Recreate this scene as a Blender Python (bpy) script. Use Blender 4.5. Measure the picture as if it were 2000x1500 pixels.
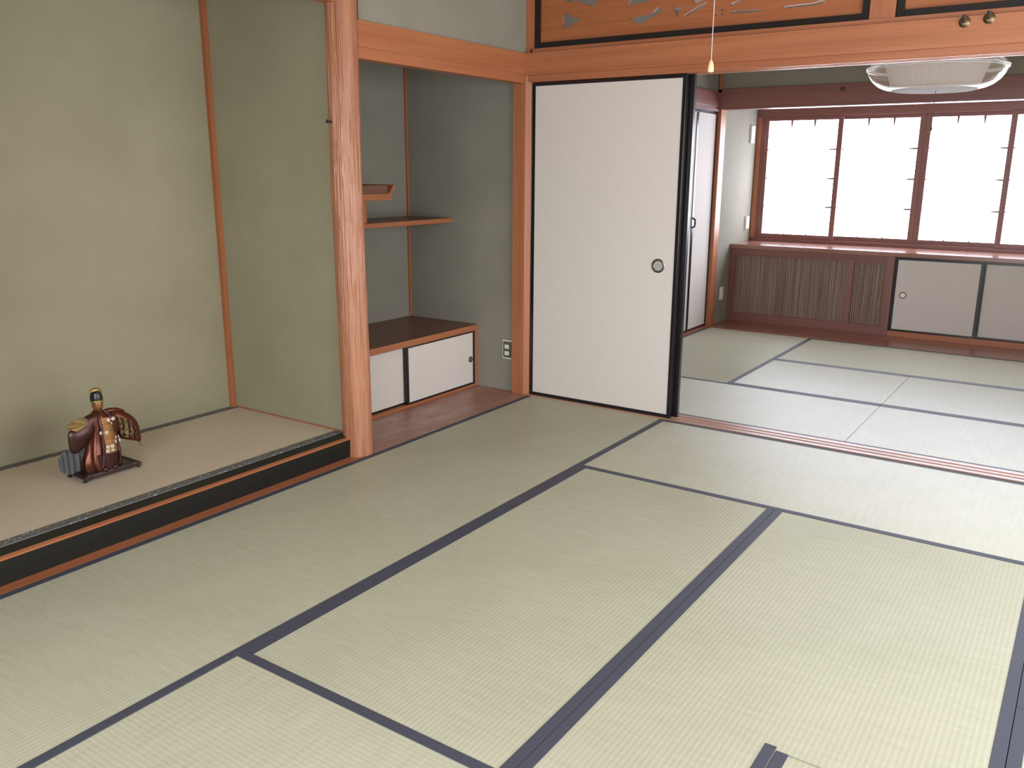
import bpy, bmesh, math, random
from mathutils import Vector, Matrix, noise
from mathutils.geometry import delaunay_2d_cdt

for o in list(bpy.data.objects):
    bpy.data.objects.remove(o, do_unlink=True)
scene = bpy.context.scene
COL = scene.collection

# ------------------------------------------------------------------ camera
CAM = Vector((2.7098, -4.1454, 1.3058)); FPX = 1672.495
YAW, PITCH, ROLL = -0.5973, -0.2449, 0.0049
fwd = Vector((math.sin(YAW)*math.cos(PITCH), math.cos(YAW)*math.cos(PITCH), math.sin(PITCH)))
r0 = fwd.cross(Vector((0, 0, 1))).normalized(); u0 = r0.cross(fwd)
rgt = math.cos(ROLL)*r0 + math.sin(ROLL)*u0
upv = -math.sin(ROLL)*r0 + math.cos(ROLL)*u0
cd = bpy.data.cameras.new('camera'); cam = bpy.data.objects.new('camera', cd); COL.objects.link(cam)
cd.sensor_fit = 'HORIZONTAL'; cd.sensor_width = 36.0; cd.lens = 36.0*FPX/2000.0; cd.clip_start = 0.02
m = Matrix((rgt, upv, -fwd)).transposed().to_4x4(); m.translation = CAM
cam.matrix_world = m
scene.camera = cam

def at(px, py, axis, val):
    v = fwd + rgt*((px-1000)/FPX) - upv*((py-750)/FPX)
    i = 'xyz'.index(axis)
    return CAM + v*((val-CAM[i])/v[i])

# ------------------------------------------------------------------ world, light, exposure
w = bpy.data.worlds.new('overcast_sky'); scene.world = w; w.use_nodes = True
bg = w.node_tree.nodes['Background']; bg.inputs[0].default_value = (0.86, 0.93, 1.0, 1); bg.inputs[1].default_value = 1.0

def area(name, loc, rot, sx, sy, power, col):
    l = bpy.data.lights.new(name, 'AREA'); l.shape = 'RECTANGLE'; l.size = sx; l.size_y = sy
    l.energy = power; l.color = col
    o = bpy.data.objects.new(name, l); COL.objects.link(o); o.location = loc; o.rotation_euler = rot
    return o
DAY = (0.95, 0.972, 1.0)
# daylight in the plane of the veranda glazing behind the photographer (the near mats are the brightest)
area('veranda_window_offscreen', (2.3, -5.12, 1.25), (math.radians(90), 0, 0), 2.5, 1.9, 120, DAY)
# daylight in the plane of the opening on the side away from the alcove (brightness grows towards that side)
area('side_window_offscreen', (3.70, -1.75, 1.05), (0, math.radians(90), 0), 1.6, 3.3, 80, DAY)
PANE_STRENGTH = 10.5
scene.view_settings.view_transform = 'Standard'
scene.view_settings.look = 'None'
scene.view_settings.gamma = 1.0
scene.view_settings.use_curve_mapping = False
scene.view_settings.exposure = 0.05

# ------------------------------------------------------------------ materials
MATS = {}
def new_mat(name):
    mt = bpy.data.materials.new(name); mt.use_nodes = True
    nt = mt.node_tree; b = nt.nodes['Principled BSDF']
    MATS[name] = mt
    return mt, nt, b
def N(nt, t, **kw):
    n = nt.nodes.new(t)
    for k, v in kw.items(): setattr(n, k, v)
    return n
def ramp(nt, fac, c0, c1, p0=0.0, p1=1.0):
    r = N(nt, 'ShaderNodeValToRGB')
    r.color_ramp.elements[0].position = p0; r.color_ramp.elements[0].color = (*c0, 1)
    r.color_ramp.elements[1].position = p1; r.color_ramp.elements[1].color = (*c1, 1)
    nt.links.new(fac, r.inputs[0]); return r.outputs[0]
def coords(nt, scale=(1, 1, 1)):
    tc = N(nt, 'ShaderNodeTexCoord'); mp = N(nt, 'ShaderNodeMapping')
    mp.inputs['Scale'].default_value = scale
    nt.links.new(tc.outputs['Object'], mp.inputs['Vector']); return mp.outputs[0]
def noise_n(nt, vec, scale, detail=4, rough=0.55):
    n = N(nt, 'ShaderNodeTexNoise'); n.inputs['Scale'].default_value = scale
    n.inputs['Detail'].default_value = detail; n.inputs['Roughness'].default_value = rough
    nt.links.new(vec, n.inputs['Vector']); return n.outputs['Fac']
def bump(nt, b, h, strength, dist=0.01):
    bp = N(nt, 'ShaderNodeBump'); bp.inputs['Strength'].default_value = strength
    bp.inputs['Distance'].default_value = dist
    nt.links.new(h, bp.inputs['Height']); nt.links.new(bp.outputs[0], b.inputs['Normal'])
def mathn(nt, op, a, b_):
    n = N(nt, 'ShaderNodeMath', operation=op)
    for i, v in enumerate((a, b_)):
        if isinstance(v, (int, float)): n.inputs[i].default_value = v
        else: nt.links.new(v, n.inputs[i])
    return n.outputs[0]

def plain(name, col, rough=0.5, metal=0.0, spec=0.5, coat=0.0):
    mt, nt, b = new_mat(name)
    v = noise_n(nt, coords(nt), 60, 3)
    c = ramp(nt, v, tuple(x*0.93 for x in col), tuple(min(1, x*1.07) for x in col), .3, .7)
    nt.links.new(c, b.inputs['Base Color'])
    b.inputs['Roughness'].default_value = rough; b.inputs['Metallic'].default_value = metal
    b.inputs['Specular IOR Level'].default_value = spec; b.inputs['Coat Weight'].default_value = coat
    return mt
def wood(name, axis, dark, light, rough=0.45, coat=0.0, spec=0.5, freq=1.0, relief=0.12, dust=None):
    mt, nt, b = new_mat(name)
    s = [26.0*freq]*3; s['xyz'.index(axis)] = 0.9
    v = coords(nt, tuple(s))
    n1 = noise_n(nt, v, 1.0, 5, 0.6)
    s2 = [220.0]*3; s2['xyz'.index(axis)] = 4.0
    n2 = noise_n(nt, coords(nt, tuple(s2)), 1.0, 2)
    f = mathn(nt, 'ADD', mathn(nt, 'MULTIPLY', n1, 0.75), mathn(nt, 'MULTIPLY', n2, 0.25))
    colr = ramp(nt, f, dark, light, .32, .68)
    if dust:   # settled dust in irregular patches
        dn = noise_n(nt, coords(nt, (9, 4, 9)), 1.0, 6, .7)
        mk = ramp(nt, dn, (0, 0, 0), (.7, .7, .7), .47, .70)
        mixn = N(nt, 'ShaderNodeMixRGB'); mixn.inputs[2].default_value = (*dust, 1)
        nt.links.new(mk, mixn.inputs[0]); nt.links.new(colr, mixn.inputs[1]); colr = mixn.outputs[0]
    nt.links.new(colr, b.inputs['Base Color'])
    b.inputs['Roughness'].default_value = rough; b.inputs['Coat Weight'].default_value = coat
    b.inputs['Specular IOR Level'].default_value = spec
    bump(nt, b, n2, relief, 0.002)
    return mt
def plaster(name, c0, c1):
    mt, nt, b = new_mat(name)
    v = coords(nt)
    big = noise_n(nt, v, 2.2, 4); fine = noise_n(nt, v, 260, 3, .7)
    f = mathn(nt, 'ADD', mathn(nt, 'MULTIPLY', big, .55), mathn(nt, 'MULTIPLY', fine, .45))
    nt.links.new(ramp(nt, f, c0, c1, .35, .65), b.inputs['Base Color'])
    b.inputs['Roughness'].default_value = 0.95; b.inputs['Specular IOR Level'].default_value = 0.15
    bump(nt, b, fine, 0.25, 0.002)
    return mt
def tatami(name, axis, c0, c1, rough=0.5):
    # axis = long direction of the mat; woven ribs run along it, rush strands across it
    mt, nt, b = new_mat(name)
    v = coords(nt)
    wv = N(nt, 'ShaderNodeTexWave'); wv.wave_type = 'BANDS'
    wv.bands_direction = 'Y' if axis == 'x' else 'X'
    wv.inputs['Scale'].default_value = 0.31416/0.0145; wv.inputs['Distortion'].default_value = 0.15
    nt.links.new(v, wv.inputs['Vector'])
    s = (8.0, 900.0, 1.0) if axis == 'y' else (900.0, 8.0, 1.0)
    st = noise_n(nt, coords(nt, s), 1.0, 2)
    s3 = (7.0, 70.0, 1.0) if axis == 'y' else (70.0, 7.0, 1.0)
    pat = noise_n(nt, coords(nt, s3), 1.0, 3)
    big = noise_n(nt, v, 2.5, 3)
    f = mathn(nt, 'ADD', mathn(nt, 'MULTIPLY', st, .30), mathn(nt, 'MULTIPLY', pat, .34))
    f = mathn(nt, 'ADD', f, mathn(nt, 'MULTIPLY', big, .26))
    f = mathn(nt, 'ADD', f, mathn(nt, 'MULTIPLY', wv.outputs['Fac'], .10))
    nt.links.new(ramp(nt, f, c0, c1, .33, .67), b.inputs['Base Color'])
    b.inputs['Roughness'].default_value = rough; b.inputs['Specular IOR Level'].default_value = 0.22
    h = mathn(nt, 'ADD', wv.outputs['Fac'], mathn(nt, 'MULTIPLY', st, .35))
    bump(nt, b, h, 0.22, 0.0012)
    # rush strands lie across the mat: sheen is broad across the strands and tight along them
    tg = N(nt, 'ShaderNodeCombineXYZ'); tg.inputs['X' if axis == 'x' else 'Y'].default_value = 1.0
    nt.links.new(tg.outputs[0], b.inputs['Tangent']); b.inputs['Anisotropic'].default_value = 0.7
    return mt
def paper(name, c0, c1, rough=0.75):
    mt, nt, b = new_mat(name)
    v = coords(nt)
    wv = N(nt, 'ShaderNodeTexWave'); wv.bands_direction = 'Z'; wv.inputs['Scale'].default_value = 40
    wv.inputs['Distortion'].default_value = 3.0; wv.inputs['Detail Scale'].default_value = 30
    nt.links.new(v, wv.inputs['Vector'])
    wx = N(nt, 'ShaderNodeTexVoronoi'); wx.inputs['Scale'].default_value = 95
    nt.links.new(v, wx.inputs['Vector'])
    fine = noise_n(nt, v, 110, 2)
    f = mathn(nt, 'ADD', mathn(nt, 'MULTIPLY', mathn(nt, 'ADD', mathn(nt, 'MULTIPLY', wv.outputs['Fac'], .4), wx.outputs['Distance']), .5), mathn(nt, 'MULTIPLY', fine, .5))
    nt.links.new(ramp(nt, f, c0, c1, .25, .6), b.inputs['Base Color'])
    b.inputs['Roughness'].default_value = rough; b.inputs['Specular IOR Level'].default_value = 0.3
    return mt

OR_D, OR_L = (0.315, 0.100, 0.040), (0.43, 0.163, 0.073)
for ax in 'xyz':
    wood('cedar_'+ax, ax, OR_D, OR_L, 0.42)
    wood('maroon_'+ax, ax, (0.175, 0.068, 0.057), (0.25, 0.106, 0.090), 0.38)
wood('log', 'z', (0.28, 0.102, 0.05), (0.47, 0.21, 0.118), 0.36, relief=0.45)
wood('dark_board', 'y', (0.13, 0.058, 0.036), (0.20, 0.092, 0.058), 0.38)
wood('alcove_board', 'y', (0.25, 0.105, 0.07), (0.36, 0.175, 0.125), 0.38, dust=(0.42, 0.35, 0.30))
wood('floor_board', 'x', (0.24, 0.095, 0.06), (0.34, 0.15, 0.10), 0.22)
wood('counter_board', 'x', (0.25, 0.11, 0.08), (0.35, 0.17, 0.125), 0.16, 0.3, 0.8, relief=0.05)
wood('sill_wood', 'x', (0.34, 0.185, 0.13), (0.44, 0.255, 0.19), 0.36)
wood('carved', 'x', (0.28, 0.085, 0.030), (0.39, 0.140, 0.054), 0.5, 0, 0.35)
wood('ceiling_board', 'y', (0.46, 0.34, 0.23), (0.58, 0.45, 0.32), 0.6)
wood('stand_wood', 'y', (0.016, 0.008, 0.007), (0.032, 0.014, 0.012), 0.45)
plaster('toko_plaster', (0.275, 0.250, 0.165), (0.335, 0.308, 0.207))
plaster('grey_plaster', (0.222, 0.206, 0.168), (0.278, 0.259, 0.214))
G0, G1 = (0.380, 0.376, 0.274), (0.487, 0.483, 0.372)
tatami('tatami_x', 'x', G0, G1, 0.44); tatami('tatami_y', 'y', G0, G1, 0.44)
tatami('toko_goza', 'y', (0.55, 0.465, 0.36), (0.65, 0.56, 0.445), 0.7)
paper('fusuma_paper', (0.575, 0.525, 0.485), (0.635, 0.585, 0.545))
plain('lacquer', (0.011, 0.009, 0.011), 0.22, 0, 0.5)
plain('kamachi_black', (0.010, 0.010, 0.008), 0.42, 0, 0.3)
plain('brass', (0.42, 0.30, 0.14), 0.35, 1.0)
plain('old_brass', (0.20, 0.145, 0.08), 0.4, 1.0)
plain('steel', (0.42, 0.41, 0.40), 0.35, 0.9)
plain('pull_rim', (0.30, 0.26, 0.22), 0.28, 1.0)
plain('pull_cup', (0.40, 0.40, 0.385), 0.55, 0.2)
plain('white_plastic', (0.78, 0.77, 0.75), 0.4)
plain('green_plate', (0.085, 0.090, 0.055), 0.45)
plain('knob_wood', (0.85, 0.52, 0.30), 0.35)
plain('cord', (0.50, 0.47, 0.45), 0.7)
plain('dark_cord', (0.12, 0.07, 0.07), 0.7)
plain('iron', (0.03, 0.022, 0.02), 0.5)
plain('subfloor', (0.10, 0.075, 0.05), 0.9)
plain('bronze', (0.115, 0.030, 0.013), 0.27, 0.55)
plain('bronze_dark', (0.055, 0.020, 0.016), 0.30, 0.5)
plain('bronze_gold', (0.27, 0.115, 0.036), 0.40, 0.5)
plain('gold', (0.40, 0.29, 0.12), 0.36, 0.8)
plain('medallion', (0.58, 0.52, 0.42), 0.4, 0.4)
plain('grey_cloth', (0.095, 0.097, 0.105), 0.75)
plain('hat_black', (0.010, 0.010, 0.016), 0.3)

mt, nt, b = new_mat('brocade')
vv = N(nt, 'ShaderNodeTexVoronoi'); vv.inputs['Scale'].default_value = 75; nt.links.new(coords(nt), vv.inputs['Vector'])
nz = noise_n(nt, coords(nt), 55, 4)
f = mathn(nt, 'ADD', mathn(nt, 'MULTIPLY', vv.outputs['Distance'], .6), mathn(nt, 'MULTIPLY', nz, .6))
nt.links.new(ramp(nt, f, (0.050, 0.018, 0.012), (0.36, 0.235, 0.095), .50, .90), b.inputs['Base Color'])
b.inputs['Metallic'].default_value = 0.55; b.inputs['Roughness'].default_value = 0.32
# border cloth (heri): dark navy weave
mt, nt, b = new_mat('heri')
v = coords(nt); f = noise_n(nt, v, 420, 2, .7)
nt.links.new(ramp(nt, f, (0.034, 0.037, 0.056), (0.070, 0.074, 0.106), .3, .7), b.inputs['Base Color'])
b.inputs['Roughness'].default_value = 0.62; bump(nt, b, f, .25, .001)
# patterned border of the alcove mat
mt, nt, b = new_mat('toko_heri')
v = coords(nt)
vo = N(nt, 'ShaderNodeTexVoronoi'); vo.inputs['Scale'].default_value = 55
nt.links.new(v, vo.inputs['Vector'])
nt.links.new(ramp(nt, vo.outputs['Distance'], (0.42, 0.42, 0.39), (0.125, 0.122, 0.12), .10, .34), b.inputs['Base Color'])
b.inputs['Roughness'].default_value = 0.7
# reed screen
mt, nt, b = new_mat('reed')
oi = coords(nt, (120, 40, 1.5)); f = noise_n(nt, oi, 1.0, 3)
nt.links.new(ramp(nt, f, (0.19, 0.115, 0.09), (0.40, 0.29, 0.235), .3, .7), b.inputs['Base Color'])
b.inputs['Roughness'].default_value = 0.5
# frosted pane lit by daylight behind it
mt, nt, b = new_mat('frosted_pane')
b.inputs['Base Color'].default_value = (0.85, 0.87, 0.9, 1); b.inputs['Roughness'].default_value = 0.3
b.inputs['Emission Color'].default_value = (0.82, 0.87, 1.0, 1); b.inputs['Emission Strength'].default_value = PANE_STRENGTH
# clear amber acrylic of the lamp
mt, nt, b = new_mat('acrylic')
out = nt.nodes['Material Output']
tr = N(nt, 'ShaderNodeBsdfTransparent'); tr.inputs[0].default_value = (0.96, 0.92, 0.87, 1)
gl = N(nt, 'ShaderNodeBsdfGlossy'); gl.inputs['Roughness'].default_value = 0.12
df = N(nt, 'ShaderNodeBsdfDiffuse'); df.inputs[0].default_value = (0.80, 0.68, 0.58, 1)
mx0 = N(nt, 'ShaderNodeMixShader'); mx0.inputs[0].default_value = 0.22
nt.links.new(tr.outputs[0], mx0.inputs[1]); nt.links.new(df.outputs[0], mx0.inputs[2])
lw0 = N(nt, 'ShaderNodeLayerWeight'); lw0.inputs[0].default_value = 0.12
lw = N(nt, 'ShaderNodeMath', operation='MULTIPLY'); lw.inputs[1].default_value = 0.55; nt.links.new(lw0.outputs['Facing'], lw.inputs[0])
mx = N(nt, 'ShaderNodeMixShader'); nt.links.new(lw.outputs[0], mx.inputs[0])
nt.links.new(mx0.outputs[0], mx.inputs[1]); nt.links.new(gl.outputs[0], mx.inputs[2])
nt.links.new(mx.outputs[0], out.inputs[0])
# white translucent shade of the lamp
mt, nt, b = new_mat('shade_white')
out = nt.nodes['Material Output']
df = N(nt, 'ShaderNodeBsdfDiffuse'); df.inputs[0].default_value = (0.88, 0.87, 0.88, 1)
tl = N(nt, 'ShaderNodeBsdfTranslucent'); tl.inputs[0].default_value = (0.93, 0.92, 0.93, 1)
mx = N(nt, 'ShaderNodeMixShader'); mx.inputs[0].default_value = 0.6
nt.links.new(df.outputs[0], mx.inputs[1]); nt.links.new(tl.outputs[0], mx.inputs[2]); nt.links.new(mx.outputs[0], out.inputs[0])

# ------------------------------------------------------------------ builders
def B(): return bmesh.new()
def box(bm, x0, x1, y0, y1, z0, z1, bev=0.0):
    mtx = Matrix.Translation(((x0+x1)/2, (y0+y1)/2, (z0+z1)/2)) @ Matrix.Diagonal((abs(x1-x0), abs(y1-y0), abs(z1-z0), 1))
    r = bmesh.ops.create_cube(bm, size=1.0, matrix=mtx)
    if bev > 0:
        es = list({e for v in r['verts'] for e in v.link_edges})
        bmesh.ops.bevel(bm, geom=es, offset=bev, segments=2, affect='EDGES', profile=.6, clamp_overlap=True)
    return bm
def bx(*a): return box(B(), *a)
def prism(pts, axis, a0, a1, bm=None):
    """extrude polygon pts (2D in the two other axes, in xyz order) along axis"""
    bm = bm or B()
    def mk(p, a):
        q = list(p); q.insert('xyz'.index(axis), a); return bm.verts.new(q)
    va = [mk(p, a0) for p in pts]; vb = [mk(p, a1) for p in pts]
    n = len(pts)
    bm.faces.new(va); bm.faces.new(list(reversed(vb)))
    for i in range(n):
        bm.faces.new((va[i], vb[i], vb[(i+1) % n], va[(i+1) % n]))
    bmesh.ops.recalc_face_normals(bm, faces=bm.faces)
    return bm
def loft(rings, closed=True, caps=True, bm=None):
    bm = bm or B()
    vs = [[bm.verts.new(p) for p in r] for r in rings]
    n = len(vs[0])
    for a, b_ in zip(vs, vs[1:]):
        for i in range(n if closed else n-1):
            j = (i+1) % n
            bm.faces.new((a[i], a[j], b_[j], b_[i]))
    if caps:
        bm.faces.new(list(reversed(vs[0]))); bm.faces.new(vs[-1])
    bmesh.ops.recalc_face_normals(bm, faces=bm.faces)
    return bm
def lathe(prof, c, seg=32, axis='z', bm=None, caps=True):
    """prof: list of (r, h)"""
    rings = []
    for r, h in prof:
        ring = []
        for i in range(seg):
            a = 2*math.pi*i/seg
            p, q = r*math.cos(a), r*math.sin(a)
            if axis == 'z': ring.append((c[0]+p, c[1]+q, c[2]+h))
            elif axis == 'x': ring.append((c[0]+h, c[1]+p, c[2]+q))
            else: ring.append((c[0]+p, c[1]+h, c[2]+q))
        rings.append(ring)
    return loft(rings, True, caps, bm)
def tube(pts, r, seg=8, bm=None):
    rings = []
    for i, p in enumerate(pts):
        p = Vector(p)
        t = (Vector(pts[min(i+1, len(pts)-1)]) - Vector(pts[max(i-1, 0)])).normalized()
        s = t.cross(Vector((0, 0, 1)))
        if s.length < 1e-3: s = Vector((1, 0, 0))
        s.normalize(); q = t.cross(s)
        rr = r[i] if isinstance(r, (list, tuple)) else r
        rings.append([p + s*(rr*math.cos(2*math.pi*k/seg)) + q*(rr*math.sin(2*math.pi*k/seg)) for k in range(seg)])
    return loft(rings, True, True, bm)

ORIG = {}
def link(name, bm, mat, origin, parent=None, smooth=False):
    me = bpy.data.meshes.new(name)
    bmesh.ops.translate(bm, verts=bm.verts, vec=-Vector(origin))
    bm.to_mesh(me); bm.free()
    if smooth:
        for p in me.polygons: p.use_smooth = True
        try: me.set_sharp_from_angle(angle=math.radians(35))
        except Exception: pass
    me.materials.append(MATS[mat])
    o = bpy.data.objects.new(name, me); COL.objects.link(o)
    if parent is None: o.location = origin
    else: o.parent = parent
    ORIG[o.name] = Vector(origin)
    return o
def tag(o, label=None, cat=None, group=None, kind=None):
    if label: o['label'] = label
    if cat: o['category'] = cat
    if group: o['group'] = group
    if kind: o['kind'] = kind
    return o
def thing(name, loc, label, cat, group=None, kind=None):
    e = bpy.data.objects.new(name, None); COL.objects.link(e); e.location = loc; e.empty_display_size = 0.05
    ORIG[e.name] = Vector(loc)
    return tag(e, label, cat, group, kind)
def part(parent, name, bm, mat, smooth=False, label=None):
    o = link(name, bm, mat, ORIG[parent.name], parent, smooth)
    if label: o['label'] = label
    return o
def solo(name, bm, mat, origin, label, cat, group=None, kind=None, smooth=False):
    return tag(link(name, bm, mat, origin, None, smooth), label, cat, group, kind)
TN = [0]
def trim(bm, mat, label, smooth=False, origin=None):
    TN[0] += 1
    if origin is None:
        c = [sum(v.co[i] for v in bm.verts)/len(bm.verts) for i in range(2)]
        origin = (c[0], c[1], min(v.co.z for v in bm.verts))
    return solo('trim_%d' % TN[0], bm, mat, origin, label, 'trim', kind='structure', smooth=smooth)
def struct(name, bm, mat, label, cat, origin=(0, 0, 0)):
    return solo(name, bm, mat, origin, label, cat, kind='structure')

# ------------------------------------------------------------------ dimensions
XW = -0.935                       # back wall of the alcoves
X1, X2, X3, X4 = 0.895, 1.786, 2.696, 3.59
Y1, Y2, Y3, Y4 = -0.925, -1.858, -2.792, -3.72
YS = 0.132                        # far edge of the sill between the rooms
R1, R2, R3 = 0.995, 1.876, 2.83   # mat rows of the far room
ZC = 2.42                         # ceiling
YT = -1.385                       # wall between the two alcoves (alcove side)
# ------------------------------------------------------------------ room shell
struct('floor', bx(-1.1, 3.75, -5.1, 4.0, -0.16, -0.056), 'subfloor', 'bare wooden subfloor under the mats', 'floor')
struct('ceiling', bx(-1.1, 3.75, -5.1, 4.0, ZC, ZC+0.08), 'ceiling_board', 'board ceiling over both rooms', 'ceiling')
struct('wall_left', bx(XW-0.1, XW, -3.75, 0.13, -0.056, ZC), 'toko_plaster', 'olive sand-plaster back wall of the alcove', 'wall')
struct('wall_alcove_divider', bx(XW, -0.09, YT, YT+0.085, -0.056, ZC), 'toko_plaster', 'olive plaster side wall of the alcove behind the log post', 'wall')
struct('wall_shelf_recess', bx(XW, XW+0.006, YT+0.085, 0.03, -0.056, ZC), 'grey_plaster', 'grey plaster back wall of the shelf recess', 'wall')
struct('wall_recess_side', bx(XW, -0.06, 0.03, YS, -0.056, ZC), 'grey_plaster', 'grey plaster wall of the shelf recess beside the corner post', 'wall')
struct('wall_recess_top', bx(-0.075, -0.03, -1.29, 0.03, 1.90, ZC), 'grey_plaster', 'plaster wall strip above the lintel of the shelf recess', 'wall')
struct('wall_alcove_top', bx(-0.085, -0.045, -3.72, -1.38, 2.03, ZC), 'toko_plaster', 'plaster wall strip above the alcove lintel', 'wall')
bm = bx(X4+0.02, X4+0.12, -5.1, -3.52, -0.056, ZC)
box(bm, X4+0.02, X4+0.12, -0.08, 4.0, -0.056, ZC)
for a_, b_ in ((-3.52, -0.08),):
    box(bm, X4+0.02, X4+0.12, a_, b_, -0.056, 0.22); box(bm, X4+0.02, X4+0.12, a_, b_, 1.90, ZC)
struct('wall_right', bm, 'grey_plaster', 'grey plaster wall with a wide opening, on the side away from the alcove', 'wall')
struct('wall_near', bx(-1.0, 0.25, Y4-0.12, Y4-0.02, -0.056, ZC), 'grey_plaster', 'plaster wall between the mat room and the veranda', 'wall')
struct('wall_near_top', bx(0.25, X4+0.02, Y4-0.12, Y4-0.02, 1.79, ZC), 'grey_plaster', 'plaster wall over the veranda opening', 'wall')
struct('wall_transom_top', bx(-0.03, X4+0.02, 0.02, 0.11, 2.33, ZC), 'grey_plaster', 'plaster strip above the carved transoms', 'wall')
# veranda behind the photographer
struct('floor_veranda', bx(-1.0, X4+0.02, -5.1, Y4-0.02, -0.056, 0.0), 'floor_board', 'wooden veranda floor outside the mat room', 'floor')
struct('wall_veranda_low', bx(-1.0, X4+0.02, -5.18, -5.08, -0.056, 0.28), 'grey_plaster', 'low wall below the veranda glazing', 'wall')
struct('wall_veranda_top', bx(-1.0, X4+0.02, -5.18, -5.08, 2.22, ZC), 'grey_plaster', 'wall above the veranda glazing', 'wall')
struct('wall_veranda_end', bx(-1.1, -1.0, -5.18, Y4-0.12, -0.056, ZC), 'grey_plaster', 'end wall of the veranda', 'wall')
# far room
struct('wall_closet_top', bx(-0.13, -0.03, YS, 2.86, 1.90, ZC), 'grey_plaster', 'grey plaster wall above the closet doors', 'wall')
struct('wall_closet_back', bx(-0.80, -0.72, YS, 2.98, -0.056, ZC), 'grey_plaster', 'back wall inside the closet', 'wall')
struct('wall_bay_top', bx(-0.02, X4+0.02, 2.855, 2.93, 1.92, ZC), 'grey_plaster', 'grey plaster wall above the beam in front of the window bay', 'wall')
struct('wall_bay_left', bx(-0.13, -0.012, 2.97, 3.95, -0.056, ZC), 'grey_plaster', 'grey plaster side wall of the window bay', 'wall')
struct('wall_window_low', bx(-0.012, X4+0.02, 3.86, 3.96, -0.056, 0.68), 'grey_plaster', 'wall below the window', 'wall')
struct('wall_window_top', bx(-0.012, X4+0.02, 3.86, 3.96, 1.86, ZC), 'grey_plaster', 'wall above the window', 'wall')

# ------------------------------------------------------------------ alcove woodwork
# log post with rippled surface
PCX, PCY = -0.068, -1.358
rings = []
seg, rows = 160, 200
for k in range(rows+1):
    z = ZC*k/rows - 0.0*0
    ring = []
    for i in range(seg):
        a = 2*math.pi*i/seg
        r = 0.067 - 0.002*z/ZC + 0.0022*math.sin(z*3.1+1.2)*math.cos(a-0.6) + 0.0015*noise.noise(Vector((math.cos(a)*1.5, math.sin(a)*1.5, z*2.2)))
        g = noise.noise(Vector((math.cos(a)*15, math.sin(a)*15, z*3.0)))
        g2 = noise.noise(Vector((math.cos(a)*30+5, math.sin(a)*30, z*7.0)))
        r += 0.0024*(1-abs(g)*2.2) + 0.0010*g2
        ring.append((PCX+r*math.cos(a), PCY+r*math.sin(a), z-0.056 if k == 0 else z))
    rings.append(ring)
pst = solo('alcove_post', loft(rings), 'log', (PCX, PCY, 0), 'reddish rippled log post between the alcove and the shelf recess', 'post', kind='structure', smooth=True)
pst.name = 'trim_alcove_post'
ORIG[pst.name] = Vector((PCX, PCY, 0))
nl = part(pst, 'nail', tube([(PCX-0.01, PCY-0.060, 1.5), (PCX-0.01, PCY-0.088, 1.502)], 0.004), 'iron')
part(nl, 'nail_head', lathe([(0.0, 0), (0.008, 0.002), (0.008, 0.006), (0.0, 0.008)], (PCX-0.01, PCY-0.096, 1.502), 12, 'y'), 'iron')

# front sill (kamachi) of the raised alcove: black lacquer with worn bare edge
trim(prism([(-0.055, 0.0), (-0.052, 0.084), (-0.058, 0.086), (-0.13, 0.086), (-0.13, 0.0)], 'y', -3.72, -1.372), 'kamachi_black', 'black lacquered front beam of the raised alcove floor')
trim(prism([(-0.0525, 0.0845), (-0.058, 0.0885), (-0.076, 0.0915), (-0.076, 0.0862), (-0.056, 0.0862)], 'y', -3.72, -1.372), 'cedar_y', 'bare orange wood edge along the top of the black alcove beam')
trim(prism([(-0.1315, 0.0862), (-0.1315, 0.0965), (-0.0765, 0.0918), (-0.0765, 0.0862)], 'y', -3.72, -1.372), 'kamachi_black', 'dark strip between bare edge and alcove mat')
trim(bx(-0.135, -0.002, -3.72, -1.29, -0.056, 0.0), 'cedar_y', 'orange wood strip at the foot of the alcove beam')
struct('floor_alcove', bx(XW, -0.1315, -3.72, YT, -0.056, 0.094), 'subfloor', 'raised base under the alcove mat', 'floor')
al = thing('alcove_mat', (-0.53, -2.5, 0.094), 'beige woven mat with grey patterned borders on the raised alcove floor', 'mat')
part(al, 'surface', bx(XW+0.004, -0.134, -3.715, YT-0.003, 0.0942, 0.0985), 'toko_goza')
part(al, 'border', bx(-0.178, -0.1325, -3.716, YT-0.002, 0.0943, 0.1003, 0.0008), 'toko_heri', label='grey patterned cloth border')
part(al, 'border', bx(XW+0.003, -0.885, -3.716, YT-0.002, 0.0943, 0.1003, 0.0008), 'toko_heri', label='grey patterned cloth border')
trim(bx(XW, XW+0.026, YT-0.024, YT, 0.10, ZC), 'cedar_z', 'slim orange corner strip at the back of the alcove', origin=None)
trim(bx(XW+0.02, -0.12, YT-0.006, YT, 0.099, 0.104), 'cedar_x', 'thin wood strip at the foot of the alcove side wall')
trim(bx(-0.10, -0.035, -3.72, -1.40, 1.975, 2.035), 'cedar_y', 'orange lintel above the alcove')
# shelf recess
trim(bx(XW+0.006, XW+0.020, 0.016, 0.03, 0.40, ZC), 'cedar_z', 'thin orange corner strip in the shelf recess')
trim(bx(XW, -0.001, -1.30, 0.03, -0.056, 0.001), 'alcove_board', 'dusty reddish floor board of the shelf recess')
trim(prism([(-0.020, 1.8145), (-0.020, 1.921), (-0.07, 1.921), (-0.07, 1.8145)], 'y', -1.308, -0.024), 'cedar_y', 'orange lintel beam above the shelf recess')
trim(bx(-0.09, -0.026, -1.308, -0.005, 1.767, 1.8145), 'cedar_y', 'lower lintel rail above the shelf recess')
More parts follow.
